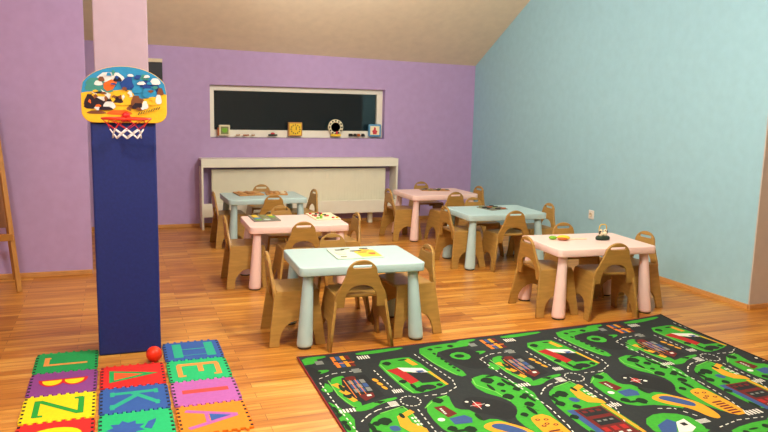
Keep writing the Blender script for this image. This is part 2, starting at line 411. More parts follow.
# ------------------------------------------------------------------ tables
def make_table(m):
    t = thing('childrens_table', '', 'table')
    top = plate(rrect(.776, .558, .034), (), .052, .005)
    MB().add(top, Matrix.Translation((0, 0, .461))).build('tabletop', m, t)
    for sx in (-1, 1):
        for sy in (-1, 1):
            sh = Matrix.Identity(4); sh[0][2] = -sx*.06; sh[1][2] = -sy*.06        # legs lean in towards the top
            l = MB().lathe([(.045, .012), (.0465, .02), (.0465, .04), (.031, .40), (.031, .438)], None, 28, (0, 0, 0), sh).build('leg', m, t, (sx*.350, sy*.243, 0))
            MB().lathe([(.040, 0), (.042, .003), (.042, .013)], None, 24).build('foot_pad', 'footpad', l)
    return t
TB = {}
TAB = [
 ('front_blue', 'blue_plastic', 1.38, 4.241, -2.5, 'pale blue table nearest the alphabet mat, picture puzzle lying on top'),
 ('near_pink', 'pink_plastic', 3.19, 4.325, -3.0, 'pale pink table nearest the rug, holding the small toys'),
 ('mid_blue', 'blue_plastic', 3.265, 5.835, -1.0, 'pale blue table behind the toy table, dark puzzle on top'),
 ('corner_pink', 'pink_plastic', 3.275, 7.19, 2.2, 'pale pink table farthest back on the right, near the aqua wall'),
 ('mid_pink', 'pink_plastic', 1.337, 5.645, -1.5, 'pale pink table with two puzzle boards, between the two left blue tables'),
 ('back_blue', 'blue_plastic', 1.39, 7.2, 1.2, 'pale blue table in front of the radiator cover, wooden puzzles on top'),
]
proto = {}
for key, m, x, y, r, lab in TAB:
    if m not in proto: proto[m] = t = make_table(m)
    else: t = dup(proto[m])
    t.location = (x, y, 0); t.rotation_euler.z = math.radians(r); t['label'] = lab; t['group'] = 'small tables in two rows'
    TB[key] = (x, y, math.radians(r))

# ------------------------------------------------------------------ chairs
def make_chair():
    t = thing('childrens_chair', '', 'chair')
    # side panel outline in (y, z)
    arch = [(-.108, 0), (-.104, .045), (-.092, .085), (-.07, .118), (-.036, .142), (0, .15)]
    ol = [(-.17, 0)]+arch+[(-a, z) for a, z in arch[-2::-1]]+[(.17, 0), (.158, .1), (.132, .31), (.127, .322), (.114, .327), (-.114, .327), (-.127, .322), (-.132, .31), (-.158, .1)]
    pl = plate(ol, (), .018, .003)
    YZ = Matrix(((0, 0, 1, 0), (1, 0, 0, 0), (0, 1, 0, 0), (0, 0, 0, 1)))
    for s in (-1, 1):
        mx = Matrix.Translation((s*.19, 0, 0)) @ Matrix.Rotation(-s*.135, 4, 'Y') @ YZ
        MB().add(pl, mx).build('side_panel', 'ply', t)
    # back panel outline in (x, z)
    op = [(.099, .25), (.096, .31), (.085, .345), (.064, .37), (.034, .383), (0, .387)]
    out = [(.158, .25), (.156, .315), (.146, .34), (.120, .392), (.101, .436)]
    cap = [(.093*math.cos(a), .458+.082*math.sin(a)) for a in [PI*k/16 for k in range(0, 17)]]
    ol = op+[(-a, z) for a, z in op[-2::-1]]+[(-a, z) for a, z in out]+cap[::-1]+out[::-1]
    h = [(x, z+.502) for x, z in rrect(.116, .019, .009, 4)]
    pb = plate(ol, (h,), .018, .003)
    mx = Matrix.Translation((0, -.128, .31)) @ Matrix.Rotation(.13, 4, 'X') @ Matrix.Translation((0, 0, -.31)) @ XZ
    MB().add(pb, mx).build('backrest', 'ply', t)
    MB().add(plate(rrect(.282, .258, .02), (), .018, .004), Matrix.Translation((0, .012, .316))).build('seat', 'ply', t)
    return t
CH = make_chair()
first = [True]
D = {'front_blue': 'the pale blue table nearest the alphabet mat', 'near_pink': 'the pink table nearest the rug', 'mid_blue': 'the blue table behind the toy table',
     'corner_pink': 'the pink table in the far right corner', 'mid_pink': 'the pink table with two puzzles', 'back_blue': 'the blue table by the radiator cover'}
SD = {'F': ('near side', 0), 'B': ('far side', PI), 'L': ('left end', -PI/2), 'R': ('right end', PI/2)}
CHAIRS = [
 ('front_blue', 'F', -.034, .198, 0), ('front_blue', 'B', -.005, .355, 0), ('front_blue', 'L', -.01, .38, -1), ('front_blue', 'R', -.003, .36, 6),
 ('near_pink', 'F', .02, .198, -3), ('near_pink', 'B', .095, .335, 0), ('near_pink', 'L', .0, .335, 2), ('near_pink', 'R', .0, .365, 9),
 ('mid_blue', 'F', .01, .225, -2), ('mid_blue', 'B', .03, .355, 0), ('mid_blue', 'L', .0, .345, 2), ('mid_blue', 'R', -.0, .425, 1),
 ('corner_pink', 'F', .03, .27, 0), ('corner_pink', 'B', .095, .40, 0), ('corner_pink', 'L', .0, .40, 0), ('corner_pink', 'R', .0, .405, 5),
 ('mid_pink', 'F', .0, .22, 0), ('mid_pink', 'B', -.01, .34, 0), ('mid_pink', 'L', -.01, .39, 0), ('mid_pink', 'R', -.01, .375, 2),
 ('back_blue', 'F', .03, .20, 0), ('back_blue', 'B', .095, .37, 0), ('back_blue', 'L', .0, .335, 0), ('back_blue', 'R', .0, .385, 6),
]
for key, sd, al, outw, jit in CHAIRS:
    tx, ty, tr = TB[key]; nm, a = SD[sd]
    lx, ly = {'F': (al, -outw), 'B': (al, outw), 'L': (-outw, al), 'R': (outw, al)}[sd]
    c, s = math.cos(tr), math.sin(tr)
    o = CH if first[0] else dup(CH); first[0] = False
    o.location = (tx+c*lx-s*ly, ty+s*lx+c*ly, 0); o.rotation_euler.z = a+tr+math.radians(jit)
    o['label'] = 'plywood child chair at the '+nm+' of '+D[key]; o['group'] = 'plywood chairs around the tables'

# ------------------------------------------------------------------ things on the tables
ZT = .4875
def on(key, lx, ly, z=ZT):
    tx, ty, tr = TB[key]; c, s = math.cos(tr), math.sin(tr)
    return (tx+c*lx-s*ly, ty+s*lx+c*ly, z)
def board(name, label, w, d, m, loc, rz=0, cat='puzzle', th=.008, group=None):
    t = thing(name, label, cat, loc, rz, group)
    MB().add(plate(rrect(w, d, .01, 3), (), th, .002), Matrix.Translation((0, 0, th/2))).build('board', m, t)
    return t
def piece(t, m, pts, z0, z1, name='piece', label=None):
    o = MB().prism(pts, z0, z1).build(name, m, t)
    return o
def lump(x, y, rx, ry, n=10, w=.2, ph=0): return [(x+rx*(1+w*math.sin(3*2*PI*k/n+ph))*math.cos(2*PI*k/n), y+ry*(1+w*math.cos(2*2*PI*k/n+ph))*math.sin(2*PI*k/n)) for k in range(n)]
# picture puzzle on the front blue table
t = board('picture_puzzle', 'flat picture puzzle board in pale green and yellow on the front blue table', .30, .295, 'toy_mint', on('front_blue', .03, .05), math.radians(-2))
for m, p in (('toy_yellow', [(.01, -.13), (.14, -.13), (.14, .06), (.07, .10), (.0, .02)]), ('toy_cream', lump(-.09, .0, .035, .07)), ('toy_dark', lump(-.075, .095, .032, .014)), ('toy_dark', lump(.02, .045, .04, .016)),
             ('toy_dark', lump(.09, .11, .03, .014)), ('toy_brown', lump(.05, .0, .03, .012)), ('toy_olive', lump(-.03, .12, .03, .012)), ('toy_brown', lump(.09, .06, .02, .014)), ('toy_olive', lump(-.1, -.11, .02, .012)), ('toy_brown', lump(.1, -.05, .022, .03))):
    lz = .0105 if m != 'toy_yellow' else .0092
    piece(t, m, p, .008, lz)
# two puzzles on the middle pink table
t = board('puzzle_board', 'grey green puzzle board at the left of the middle pink table', .215, .30, 'toy_grey', on('mid_pink', -.215, .12), 0)
for k in range(12):
    i, j = k % 3, k//3
    piece(t, random.choice(['toy_olive', 'toy_mint', 'toy_green', 'toy_grey', 'toy_yellow', 'toy_blue']), lump(-.065+.065*i, -.105+.07*j, .026, .026, ph=k), .008, .012)
t = board('peg_puzzle', 'pale puzzle board with scattered coloured pegs at right of the middle pink table', .215, .34, 'toy_cream', on('mid_pink', .275, .13), 0)
for k in range(22):
    x, y = random.uniform(-.09, .09), random.uniform(-.15, .15)
    MB().lathe([(.012, .008), (.012, .016), (.008, .018), (0, .018)], None, 12, (x, y, 0)).build('peg', random.choice(['toy_dark', 'toy_brown', 'toy_pinkred', 'toy_green', 'toy_yellow', 'toy_darkgreen']), t)
# wooden puzzles on the back blue table
t = board('wooden_puzzle', 'brown wooden puzzle tray at left on the blue table by the radiator cover', .26, .27, 'toy_wood', on('back_blue', -.12, .12), .1, th=.012)
for k in range(6): piece(t, ('toy_amber', 'toy_wood', 'toy_amber')[k % 3], lump(-.07+.07*(k % 3), -.06+.12*(k//3), .03, .045, ph=k), .012, .02)
t = board('wooden_puzzle', 'brown wooden puzzle tray at right on the blue table by the radiator cover', .22, .25, 'toy_wood', on('back_blue', .16, .10), -.15, th=.012)
for k in range(6): piece(t, ('toy_wood', 'toy_amber', 'toy_cream')[k % 3], lump(-.06+.06*(k % 3), -.055+.11*(k//3), .026, .04, ph=k), .012, .02)
# puzzles on the far pink and the middle blue tables
t = board('flower_puzzle', 'flat brown and grey puzzle on the far pink table', .32, .15, 'toy_wood', on('corner_pink', .06, .13), -.2, th=.006)
for k in range(9): piece(t, ('toy_grey', 'toy_dark', 'toy_olive', 'toy_wood')[k % 4], lump(-.13+.0325*k, .045*math.sin(k*2.3), .022, .03, ph=k), .006, .014)
t = board('dark_puzzle', 'grey puzzle board with dark pieces on the middle blue table', .20, .22, 'toy_grey', on('mid_blue', .02, .09), .25, th=.006)
for k in range(12): piece(t, ('toy_grey', 'toy_dark', 'toy_brown', 'toy_darkgreen', 'toy_olive')[k % 5], lump(-.065+.065*(k % 3), -.08+.053*(k//3), .026, .022, ph=k), .006, .014)
# toys on the near pink table
x0, y0, _ = on('near_pink', -.19, .07)
t = thing('toy_carrot', 'green and orange toy vegetable lying at left of the near pink table', 'toy', (x0, y0, ZT), -.5)
b = MB(); b.ball((-.045, .0, .014), (.06, .04, .027), None, 16); b.build('stalk', 'toy_green', t)
b = MB(); b.ball((.03, .0, .018), (.095, .06, .035), None, 20); b.build('root', 'toy_yellow', t)
b = MB(); b.ball((.022, -.026, .012), (.075, .03, .024), None, 16); b.build('slice', 'toy_brown', t)
x0, y0, _ = on('near_pink', -.04, .055)
b = MB(); b.box((0, 0, .006), (.13, .012, .008), None, .003)
tag(b.build('toy_stick', 'toy_cream', None, (x0, y0, ZT-.001), -.15), 'thin pale stick lying beside the toy vegetable on pink table', 'toy')
x0, y0, _ = on('near_pink', .14, .02)
t = thing('toy_basket', 'dark green toy with two black and white figures and yellow wire handle', 'toy', (x0, y0, ZT), .1)
MB().lathe([(.052, 0), (.056, .006), (.056, .018), (.048, .026), (0, .027)], None, 28, (0, 0, 0), Matrix.Diagonal((1.05, .7, 1, 1))).build('base', 'toy_darkgreen', t)
for s in (-1, 1):
    b = MB(); b.ball((s*.02, 0, .042), (.034, .03, .036), 'toy_cream', 16); b.ball((s*.02, 0, .066), (.024, .024, .024), 'toy_cream', 14)
    b.ball((s*.031, -.006, .062), (.016, .016, .012), 'toy_dark', 10); b.ball((s*.012, -.01, .069), (.007, .007, .007), 'toy_dark', 8); b.ball((s*.034, -.004, .05), (.012, .014, .018), 'toy_dark', 10)
    b.build('figure', None, t)
MB().tube([(-.034, .004, .02), (-.036, .004, .08), (-.03, .004, .102), (-.015, .004, .112), (.015, .004, .112), (.03, .004, .102), (.036, .004, .08), (.034, .004, .02)], .0035, None, 8).build('handle', 'toy_yellow', t)

# ------------------------------------------------------------------ toys on the window ledge (niche floor at z = 1.024)
ZW = 1.0245; YW = YB+.035
t = thing('picture_block', 'small white framed block with green picture at the window ledge left end', 'toy block', (1.175, YW, ZW))
MB().box((0, 0, .06), (.12, .05, .118), None, .005).build('frame', 'toy_cream', t); MB().box((0, -.026, .06), (.085, .004, .085)).build('picture', 'toy_olive', t)
b = MB(); b.prism(lump(0, .06, .03, .03), .0, .003, None, Matrix(((1, 0, 0, 0), (0, 0, -1, -.028), (0, 1, 0, 0), (0, 0, 0, 1)))); b.build('motif', 'toy_green', t)
MB().box((-.068, .0, .045), (.016, .045, .09), None, .003).build('side_flap', 'toy_brown', t)
for k, (x, w_, m, l) in enumerate(((1.33, .05, 'toy_wood', 'first small brown toy right of the green picture block'), (1.42, .07, 'toy_brown', 'flat brown toy on window ledge left of the red and green toy'), (1.50, .04, 'toy_wood', 'short brown toy just left of red and green ledge toy'))):
    b = MB(); b.box((-w_*.2, 0, .007), (w_*.6, .03, .014), None, .004); b.ball((w_*.3, 0, .008), (w_*.4, .026, .016), None, 10)
    tag(b.build('small_toy', m, None, (x, YW, ZW)), l, 'toy', 'tiny toys on the window ledge')
t = thing('toy_vehicle', 'small red and green toy on window ledge left of the yellow clock block', 'toy', (1.725, YW, ZW))
MB().box((0, 0, .010), (.10, .04, .020), None, .005).build('base', 'toy_darkgreen', t); b = MB(); b.ball((0, 0, .026), (.05, .034, .028), None, 14); b.build('body', 'toy_pinkred', t)
t = thing('clock_block', 'square yellow toy clock standing in the middle of the window ledge', 'toy clock', (1.985, YW, ZW))
MB().box((0, 0, .08), (.165, .045, .16), None, .006).build('case', 'toy_wood', t); MB().box((0, -.024, .08), (.135, .005, .13)).build('face', 'toy_yellow', t)
b = MB()
for k in range(12): a = PI*k/6; b.box((.052*math.sin(a), -.028, .08+.05*math.cos(a)), (.012, .003, .014))
b.build('numerals', 'toy_dark', t)
MB().box((.008, -.028, .092), (.009, .003, .04)).build('hand', 'toy_dark', t)
t = thing('ring_clock', 'round cream toy clock with black dots and dark centre on window ledge', 'toy clock', (2.475, YW, ZW))
RY = Matrix.Rotation(PI/2, 4, 'X')
b = MB(); b.lathe([(.057, .012), (.092, .012), (.092, -.012), (.057, -.012), (.057, .012)], None, 36, (0, 0, .108), RY); b.build('ring', 'toy_cream', t)
b = MB()
for k in range(12): a = PI*k/6; b.lathe([(.010, 0), (.010, .004), (0, .004)], None, 10, (.075*math.sin(a), -.012, .108+.075*math.cos(a)), RY)
b.build('hour_dots', 'toy_dark', t)
MB().lathe([(.056, .004), (.056, -.006), (0, -.006)], None, 30, (0, 0, .108), RY).build('disc', 'toy_dark', t)
MB().box((0, -.006, .014), (.12, .05, .028), None, .005).build('stand', 'toy_yellow', t); b = MB(); b.ball((.012, -.022, .04), (.03, .02, .05), None, 12); b.build('pendulum', 'toy_pinkred', t)
for k, (x, w_) in enumerate(((2.665, .045), (2.72, .035), (2.765, .03), (2.82, .035))):
    b = MB(); b.box((0, 0, .02), (w_, .03, .026), None, .004)
    for s in (-1, 1): b.lathe([(.010, -.017), (.010, .017)], None, 12, (s*w_*.3, 0, .010), RY)
    tag(b.build('toy_wagon', 'toy_dark' if k != 2 else 'toy_brown', None, (x, YW, ZW)), ('largest dark toy wagon, beside the ring clock on window ledge', 'dark toy wagon second from the ring clock on window ledge', 'tiny brown toy wagon among dark ones on window ledge', 'dark toy wagon nearest the blue cube on window ledge')[k], 'toy', 'toy wagons on the window ledge')
t = thing('blue_cube', 'blue toy cube with red figure at the right end of the window ledge', 'toy block', (2.965, YW, ZW), -.2)
MB().box((0, .0, .075), (.15, .08, .148), None, .008).build('cube', 'toy_blue', t); MB().box((0, -.042, .075), (.11, .004, .105)).build('panel', 'toy_cream', t)
b = MB(); b.prism([(-.02, .03), (.02, .03), (.03, .07), (.012, .08), (.01, .11), (-.01, .115), (-.014, .085), (-.032, .07)], 0, .004, None, Matrix(((1, 0, 0, 0), (0, 0, -1, -.044), (0, 1, 0, 0), (0, 0, 0, 1)))); b.build('figure', 'toy_pinkred', t)

# ------------------------------------------------------------------ foam alphabet mat: every tile a thing
PIT = .313; TH = .012
def teeth(n=8, amp=.018):
    """outline of an interlocking tile, centred; tabs on the odd half on two sides, on the even half on the others"""
    h = PIT/2; i = h-amp/2-.0006; o = h+amp/2-.0006; st = 2*i/(2*n); g = .0022; P = []
    sides = [((0, -1), (1, 0), 0), ((1, 0), (0, 1), 0), ((0, 1), (-1, 0), 0), ((-1, 0), (0, -1), 0)]
    for nrm, d, par in sides:
        for k in range(2*n):
            a, b_ = -i+k*st, -i+(k+1)*st
            up = (k % 2 == par) and 0 < k < 2*n-1
            oo = o if nrm[0] == 0 else i+.004
            if up: sp = ((a+g, i), (a+g+.001, oo), (b_-g-.001, oo), (b_-g, i))
            else: sp = ((a, i),)
            for al, ou in sp: P.append((nrm[0]*ou+d[0]*al, nrm[1]*ou+d[1]*al))
    return P
TILE = plate(teeth(), (), TH, .0012)
def Lm(p): return (-.105+.21*p[1], .095-.19*p[0])        # letter grid (0..1, 0..1, up) -> tile, top of letter to the right
def stroke(a, b_, w):
    a, b_ = Vector(Lm(a)), Vector(Lm(b_)); d = (b_-a).normalized(); n = Vector((-d.y, d.x))*w/2
    return [tuple(a+n), tuple(b_+n), tuple(b_-n), tuple(a-n)]
def tile(label, m, cx, cy, inlays):
    t = thing('foam_mat_tile', label, 'foam tile', (cx, cy, 0), 0, 'interlocking foam alphabet tiles')
    g = MB().add(TILE, Matrix.Translation((0, 0, TH/2)) @ Matrix.Diagonal((1.06, 1, 1, 1)), m)
    for sx in (-1, 1):                                   # flush black patches painting the shade in the side edge gaps
        for k in range(7): g.box((sx*(PIT/2-.0075), -.129+.043*k, TH-.001), (.012, .019, .0026), 'foam_gap_shade')
    g.build('tile_base', None, t)
    for q, (nm, mm, polys) in enumerate(inlays):
        b = MB()
        for r, p in enumerate(polys): b.prism(p, TH-.003, TH+.0005+.0004*q+.00003*r)
        b.build(nm, mm, t)
    return t
def half(cx, cy, rx, ry, n=10): return [(cx+rx*math.cos(PI+PI*k/n), cy+ry*math.sin(PI+PI*k/n)) for k in range(n+1)]
def ell(cx, cy, rx, ry, n=20): return [(cx+rx*math.cos(2*PI*k/n), cy+ry*math.sin(2*PI*k/n)) for k in range(n)]
X0, X1, X2 = -.2745, .0575, .3895
yJ, yD, yH = 4.126, 3.818, 4.122
tile('green foam tile with orange letter J, beside the navy pad', 'foam_deep_green', X0, yJ, [('letter', 'foam_amber', [stroke((.72, .03), (.72, 1), .024), stroke((.1, .03), (.78, .03), .026), stroke((.16, .0), (.16, .12), .02)])])
tile('purple foam tile with red outlined yellow letter B', 'foam_purple', X0, yJ-PIT, [
    ('letter_outline', 'foam_red', [half(-.052, .05, .064, .095)+[], half(.052, .05, .064, .095)]),
    ('letter', 'foam_yellow', [half(-.052, .035, .046, .066), half(.052, .035, .046, .066)])])
tile('yellow foam tile with green letter Z', 'foam_yellow', X0, yJ-2*PIT, [('letter', 'foam_leaf', [stroke((0, .95), (1, .95), .026), stroke((0, .04), (1, .04), .026), stroke((.96, .92), (.04, .08), .028), stroke((.04, .88), (.04, .98), .03), stroke((.96, .0), (.96, .2), .02), stroke((.03, .8), (.03, .98), .02)])])
tile('red foam tile with yellow round letter, front left of the mat', 'foam_red', X0, yJ-3*PIT, [('letter', 'foam_yellow', [ell(0, 0, .11, .085)]), ('letter_centre', 'foam_leaf', [ell(0, 0, .05, .035)])])
tri = lambda s, o=0: [(-.115*s+o, .085*s), (.125*s+o, .0), (-.115*s+o, -.085*s)]
tile('red foam tile with green outlined orange triangle, before the navy pad', 'foam_red', X1, yD, [('letter_outline', 'foam_deep_green', [tri(1)]), ('letter', 'foam_orange_red', [[(-.092, .055), (.05, .0), (-.092, -.055)]])])
tile('blue foam tile with teal letter K', 'foam_blue', X1, yD-PIT, [('letter', 'foam_teal', [stroke((.12, 0), (.12, 1), .03), stroke((.12, .45), (.9, 1), .028), stroke((.3, .55), (1., .0), .03), stroke((.0, .98), (.28, .98), .02), stroke((.0, .02), (.28, .02), .02), stroke((.75, .98), (1., .98), .02), stroke((.8, .02), (1.1, .02), .02)])])
star = [((.055+.028*(k % 2))*math.cos(2*PI*k/18)-.045, (.06+.026*(k % 2))*math.sin(2*PI*k/18)-.02) for k in range(18)]
tile('green foam tile with blue spiky flower shape', 'foam_green', X1, yD-2*PIT, [('motif', 'foam_blue', [star, [(.03, -.03), (.05, .03), (.085, .055), (.08, .02), (.06, -.05)]])])
tile('blue foam tile with two green bars, at the mat far right corner', 'foam_blue', X2, yH, [('letter', 'foam_teal', [stroke((-.1, .1), (1.1, .1), .05), stroke((-.1, .95), (1.1, .95), .05), stroke((.42, .1), (.42, .95), .008), stroke((.95, .1), (.95, .95), .005)])])
tile('green foam tile with orange letter E', 'foam_green', X2, yH-PIT, [('letter', 'foam_amber', [stroke((.1, 0), (.1, 1), .034), stroke((.1, .03), (1., .03), .026), stroke((.1, .97), (1., .97), .026), stroke((.1, .55), (.7, .55), .028), stroke((.96, .0), (.96, .16), .02), stroke((.96, .84), (.96, 1.), .02)])])
tile('violet foam tile with red letter I bar', 'foam_violet', X2, yH-2*PIT, [('letter', 'foam_coral', [stroke((.45, -.03), (.45, 1.03), .046)])])
tile('orange foam tile with violet letter A, front right of the mat', 'foam_orange', X2, yH-3*PIT, [
    ('letter', 'foam_violet', [stroke((0, -.06), (.5, 1.), .026), stroke((1., -.06), (.5, 1.), .026), stroke((.22, .36), (.78, .36), .016)]), ('letter_centre', 'foam_blue', [[Lm((.3, .42)), Lm((.5, .86)), Lm((.7, .42))]])])

# ------------------------------------------------------------------ road map play rug
RX0, RX1, RYT, RL = .935, 3.552, 3.838, 1.95       # left, right, far edge, length towards the camera
RT = .007; PU = .965; PV = 1.46
rug = MB()
def curl(x, y): # corners that do not lie quite flat
    f = lambda cx, cy, h, r: h*max(0, 1-math.hypot(x-cx, y-cy)/r)**2
    return f(RX1, RYT, .015, .35)+f(RX0, RYT, .005, .25)
nx, ny = 52, 40
rugw, RLn = RX1-RX0, RL
base = [[None]*(ny+1) for _ in range(nx+1)]
def clip(pts, axis, lim, keep_less):
    out = []
    for k in range(len(pts)):
        a, c = pts[k-1], pts[k]
        ia = (a[axis] <= lim) if keep_less else (a[axis] >= lim); ic = (c[axis] <= lim) if keep_less else (c[axis] >= lim)
        if ia != ic:
            f = (lim-a[axis])/(c[axis]-a[axis]); out.append((a[0]+f*(c[0]-a[0]), a[1]+f*(c[1]-a[1])))
        if ic: out.append(c)
    return out
rug.box((rugw/2, -RL/2, RT/2), (rugw, RL, RT), 'rug_asphalt')
bmesh.ops.subdivide_edges(rug.bm, edges=[e for e in rug.bm.edges if abs(e.verts[0].co.z-e.verts[1].co.z) < 1e-5], cuts=40, use_grid_fill=True)
layer = [0]
def pr(m, pts, z=None):
    """one printed shape, given in metres on the pattern repeat (u across, v from the far edge towards the room), printed in every repeat"""
    layer[0] += 1
    for ku in range(-1, 4):
        for kv in range(0, 2):
            q = [(u+ku*PU, -(v+kv*PV)) for u, v in pts]
            for ax, lim, less in ((0, .012, False), (0, rugw-.012, True), (1, -.012, True), (1, -RL+.012, False)):
                if q: q = clip(q, ax, lim, less)
            if len(q) < 3: continue
            zz = RT+.0003*(z if z is not None else 1)+8e-7*layer[0]
            a = sum(q[i-1][0]*q[i][1]-q[i][0]*q[i-1][1] for i in range(len(q)))
            if abs(a) < 2e-6: continue
            if a < 0: q = q[::-1]
            vs = []
            for p in q:
                if not vs or (Vector((p[0], p[1]))-Vector((vs[-1].co.x, vs[-1].co.y))).length > 1e-4: vs.append(rug.bm.verts.new((p[0], p[1], zz)))
            if len(vs) < 3: continue
            f = rug.bm.faces.new(vs); f.material_index = rug.mi(m); f.normal_update()
            if len(vs) > 3: bmesh.ops.triangulate(rug.bm, faces=[f])
def smooth(pts, n=2):
    for _ in range(n):
        q = []
        for k in range(len(pts)):
            a, c = pts[k-1], pts[k]
            q += [(.75*a[0]+.25*c[0], .75*a[1]+.25*c[1]), (.25*a[0]+.75*c[0], .25*a[1]+.75*c[1])]
        pts = q
    return pts
def rect(u0, v0, u1, v1): return [(u0, v0), (u1, v0), (u1, v1), (u0, v1)]
def dash(pts, w=.0065, on_=.024, off=.022, m='rug_white'):
    d = 0; P = [Vector(p) for p in pts]
    for a, c in zip(P, P[1:]):
        L = (c-a).length; t = (c-a)/L; n = Vector((-t.y, t.x))*w/2; s = 0
        while s < L:
            e = min(s+on_, L); p, q = a+t*s, a+t*e
            pr(m, [tuple(p+n), tuple(q+n), tuple(q-n), tuple(p-n)], 2); s += on_+off
def cross(u0, v0, u1, v1, along='u', n=5):
    for k in range(n):
        f0, f1 = k/n, (k+.58)/n
        pr('rug_white', rect(u0+(u1-u0)*f0, v0, u0+(u1-u0)*f1, v1) if along == 'u' else rect(u0, v0+(v1-v0)*f0, u1, v0+(v1-v0)*f1), 3)
def tree(u, v, r=.03, rv=None):
    rv = rv or r
    pr('rug_tree', [(u+r*(1+.15*math.sin(k*2.4))*math.cos(2*PI*k/12), v+rv*(1+.15*math.cos(k*1.9))*math.sin(2*PI*k/12)) for k in range(12)], 3)
G = 'rug_green'
# green ground
pr(G, smooth([(.08, .37), (.165, .335), (.175, .36), (.165, .60), (.16, .755), (.112, .745), (.075, .6)]))
pr(G, smooth([(.10, .76), (.17, .725), (.345, .685), (.352, .715), (.24, .745), (.175, .79), (.11, .79)], 1))
pr(G, smooth([(-.04, .62), (.008, .66), (.014, .86), (.012, 1.06), (-.02, 1.06), (-.04, .9)], 1))
pr(G, smooth([(.01, .26), (.06, .225), (.125, .235), (.115, .26), (.03, .292)], 1))
pr(G, smooth([(.40, .20), (.56, .185), (.63, .20), (.665, .60), (.66, .64), (.49, .69), (.43, .67), (.41, .45)], 1))
pr(G, smooth([(.69, .09), (.83, .05), (1.06, .05), (1.06, .125), (.90, .135), (.775, .18), (.79, .32), (.83, .54), (.765, .56), (.71, .35)], 1))
pr(G, smooth([(.33, .03), (.62, .02), (.64, .05), (.45, .075), (.34, .07)], 1))
pr(G, smooth([(.02, .03), (.15, .02), (.16, .05), (.03, .08)], 1))
pr(G, smooth([(.97, .42), (1.03, .40), (1.045, .52), (.99, .54)], 1))

pr(G, smooth([(.10, 1.02), (.14, .90), (.21, .845), (.345, .805), (.36, .90), (.345, 1.14), (.345, 1.43), (.10, 1.43), (.085, 1.30), (.09, 1.16)], 1))
pr(G, smooth([(.435, .85), (.52, .765), (.61, .75), (.585, .84), (.575, .92), (.65, .955), (.625, 1.08), (.70, 1.06), (.76, 1.15), (.70, 1.30), (.61, 1.20), (.45, 1.17), (.42, 1.05)], 1))
pr(G, smooth([(.80, .60), (.93, .56), (1.0, .68), (1.05, .84), (1.02, .95), (.985, 1.12), (.96, 1.42), (.86, 1.40), (.80, 1.22), (.80, 1.08), (.865, 1.02), (.875, .90), (.78, .76)], 1))
pr(G, smooth([(.40, 1.32), (.52, 1.27), (.64, 1.33), (.65, 1.44), (.58, 1.56), (.40, 1.58), (.37, 1.45)], 1))
# airport / lake of darker grey
pr('rug_dark', smooth([(.80, .17), (.92, .15), (1.03, .16), (1.03, .40), (.98, .50), (.87, .47), (.82, .33)], 2), 2)
pr(G, smooth([(.85, .225), (.94, .20), (.975, .29), (.92, .345), (.85, .30)], 1), 3); pr('rug_tree', ell(.90, .27, .03, .03, 10), 3)
pr('rug_dark', smooth([(.62, .86), (.70, .80), (.80, .86), (.855, .95), (.85, 1.05), (.76, 1.12), (.70, 1.02), (.64, .98)], 2), 2)
# hangar with red roof
pr('rug_yellow', [(.565, .215), (.60, .215), (.62, .32), (.585, .32)], 2)
pr('rug_red', [(.42, .345), (.49, .33), (.515, .40), (.555, .53), (.48, .565), (.455, .44)], 3)
pr('rug_white', [(.49, .325), (.62, .375), (.63, .44), (.575, .44), (.53, .40), (.505, .39)], 3)
pr('rug_dark', [(.515, .41), (.62, .44), (.648, .58), (.54, .57)], 4)
pr('rug_blue', [(.565, .40), (.61, .405), (.615, .43), (.575, .43)], 5)
pr('rug_yellow', [(.630, .43), (.645, .43), (.668, .63), (.652, .63)], 4)
pr('rug_dark', smooth([(.50, .60), (.58, .595), (.60, .65), (.53, .67)], 1), 3)
# block with the blue grid roof
pr('rug_dark', [(.155, .37), (.29, .36), (.30, .66), (.17, .705), (.10, .60)], 2)
for i in range(3):
    for j in range(3): pr('rug_blue' if (i+j) % 2 else 'rug_grey', rect(.172+i*.032, .42+j*.055, .198+i*.032, .468+j*.055), 3)
for k in range(3): pr('rug_yellow', [(.08+.015*k, .44+.09*k), (.115+.012*k, .43+.09*k), (.14+.008*k, .49+.09*k), (.105+.012*k, .50+.09*k)], 3)
for k in range(3): pr('rug_orange', rect(.155+.03*k, .40, .160+.03*k, .64), 4)
pr('rug_maroon', smooth([(.172, .365), (.23, .365), (.225, .412), (.168, .412)], 1), 4)
pr('rug_maroon', [(.175, .615), (.255, .60), (.25, .65), (.19, .69)], 4); pr('rug_white', rect(.215, .62, .238, .64), 5)
for k in range(3): pr('rug_yellow', smooth([(.30+.008*k, .435+.055*k), (.325+.006*k, .43+.055*k), (.335+.006*k, .475+.055*k), (.312+.008*k, .48+.055*k)], 1), 3)
# orange shops at the far edge
for k, m in enumerate(('rug_orange', 'rug_blue', 'rug_yellow', 'rug_maroon')): pr(m, rect(.175+.028*k, .055, .198+.028*k, .225), 2)
pr('rug_dark', rect(.18, .12, .28, .14), 3); pr('rug_orange', rect(.17, .16, .29, .172), 3)
# yellow E shaped block
pr('rug_yellow', [(.275, .90), (.36, .85), (.372, .885), (.32, .915), (.318, .985), (.36, 1.06), (.356, 1.10), (.275, 1.06), (.255, 1.0)], 3)
for i in range(3):
    for j in range(2): pr('rug_white', rect(.333+.016*j, .93+.035*i, .343+.016*j, .95+.035*i), 3)
pr('rug_blue', smooth([(.20, .985), (.245, .985), (.25, 1.04), (.205, 1.04)], 1), 3)
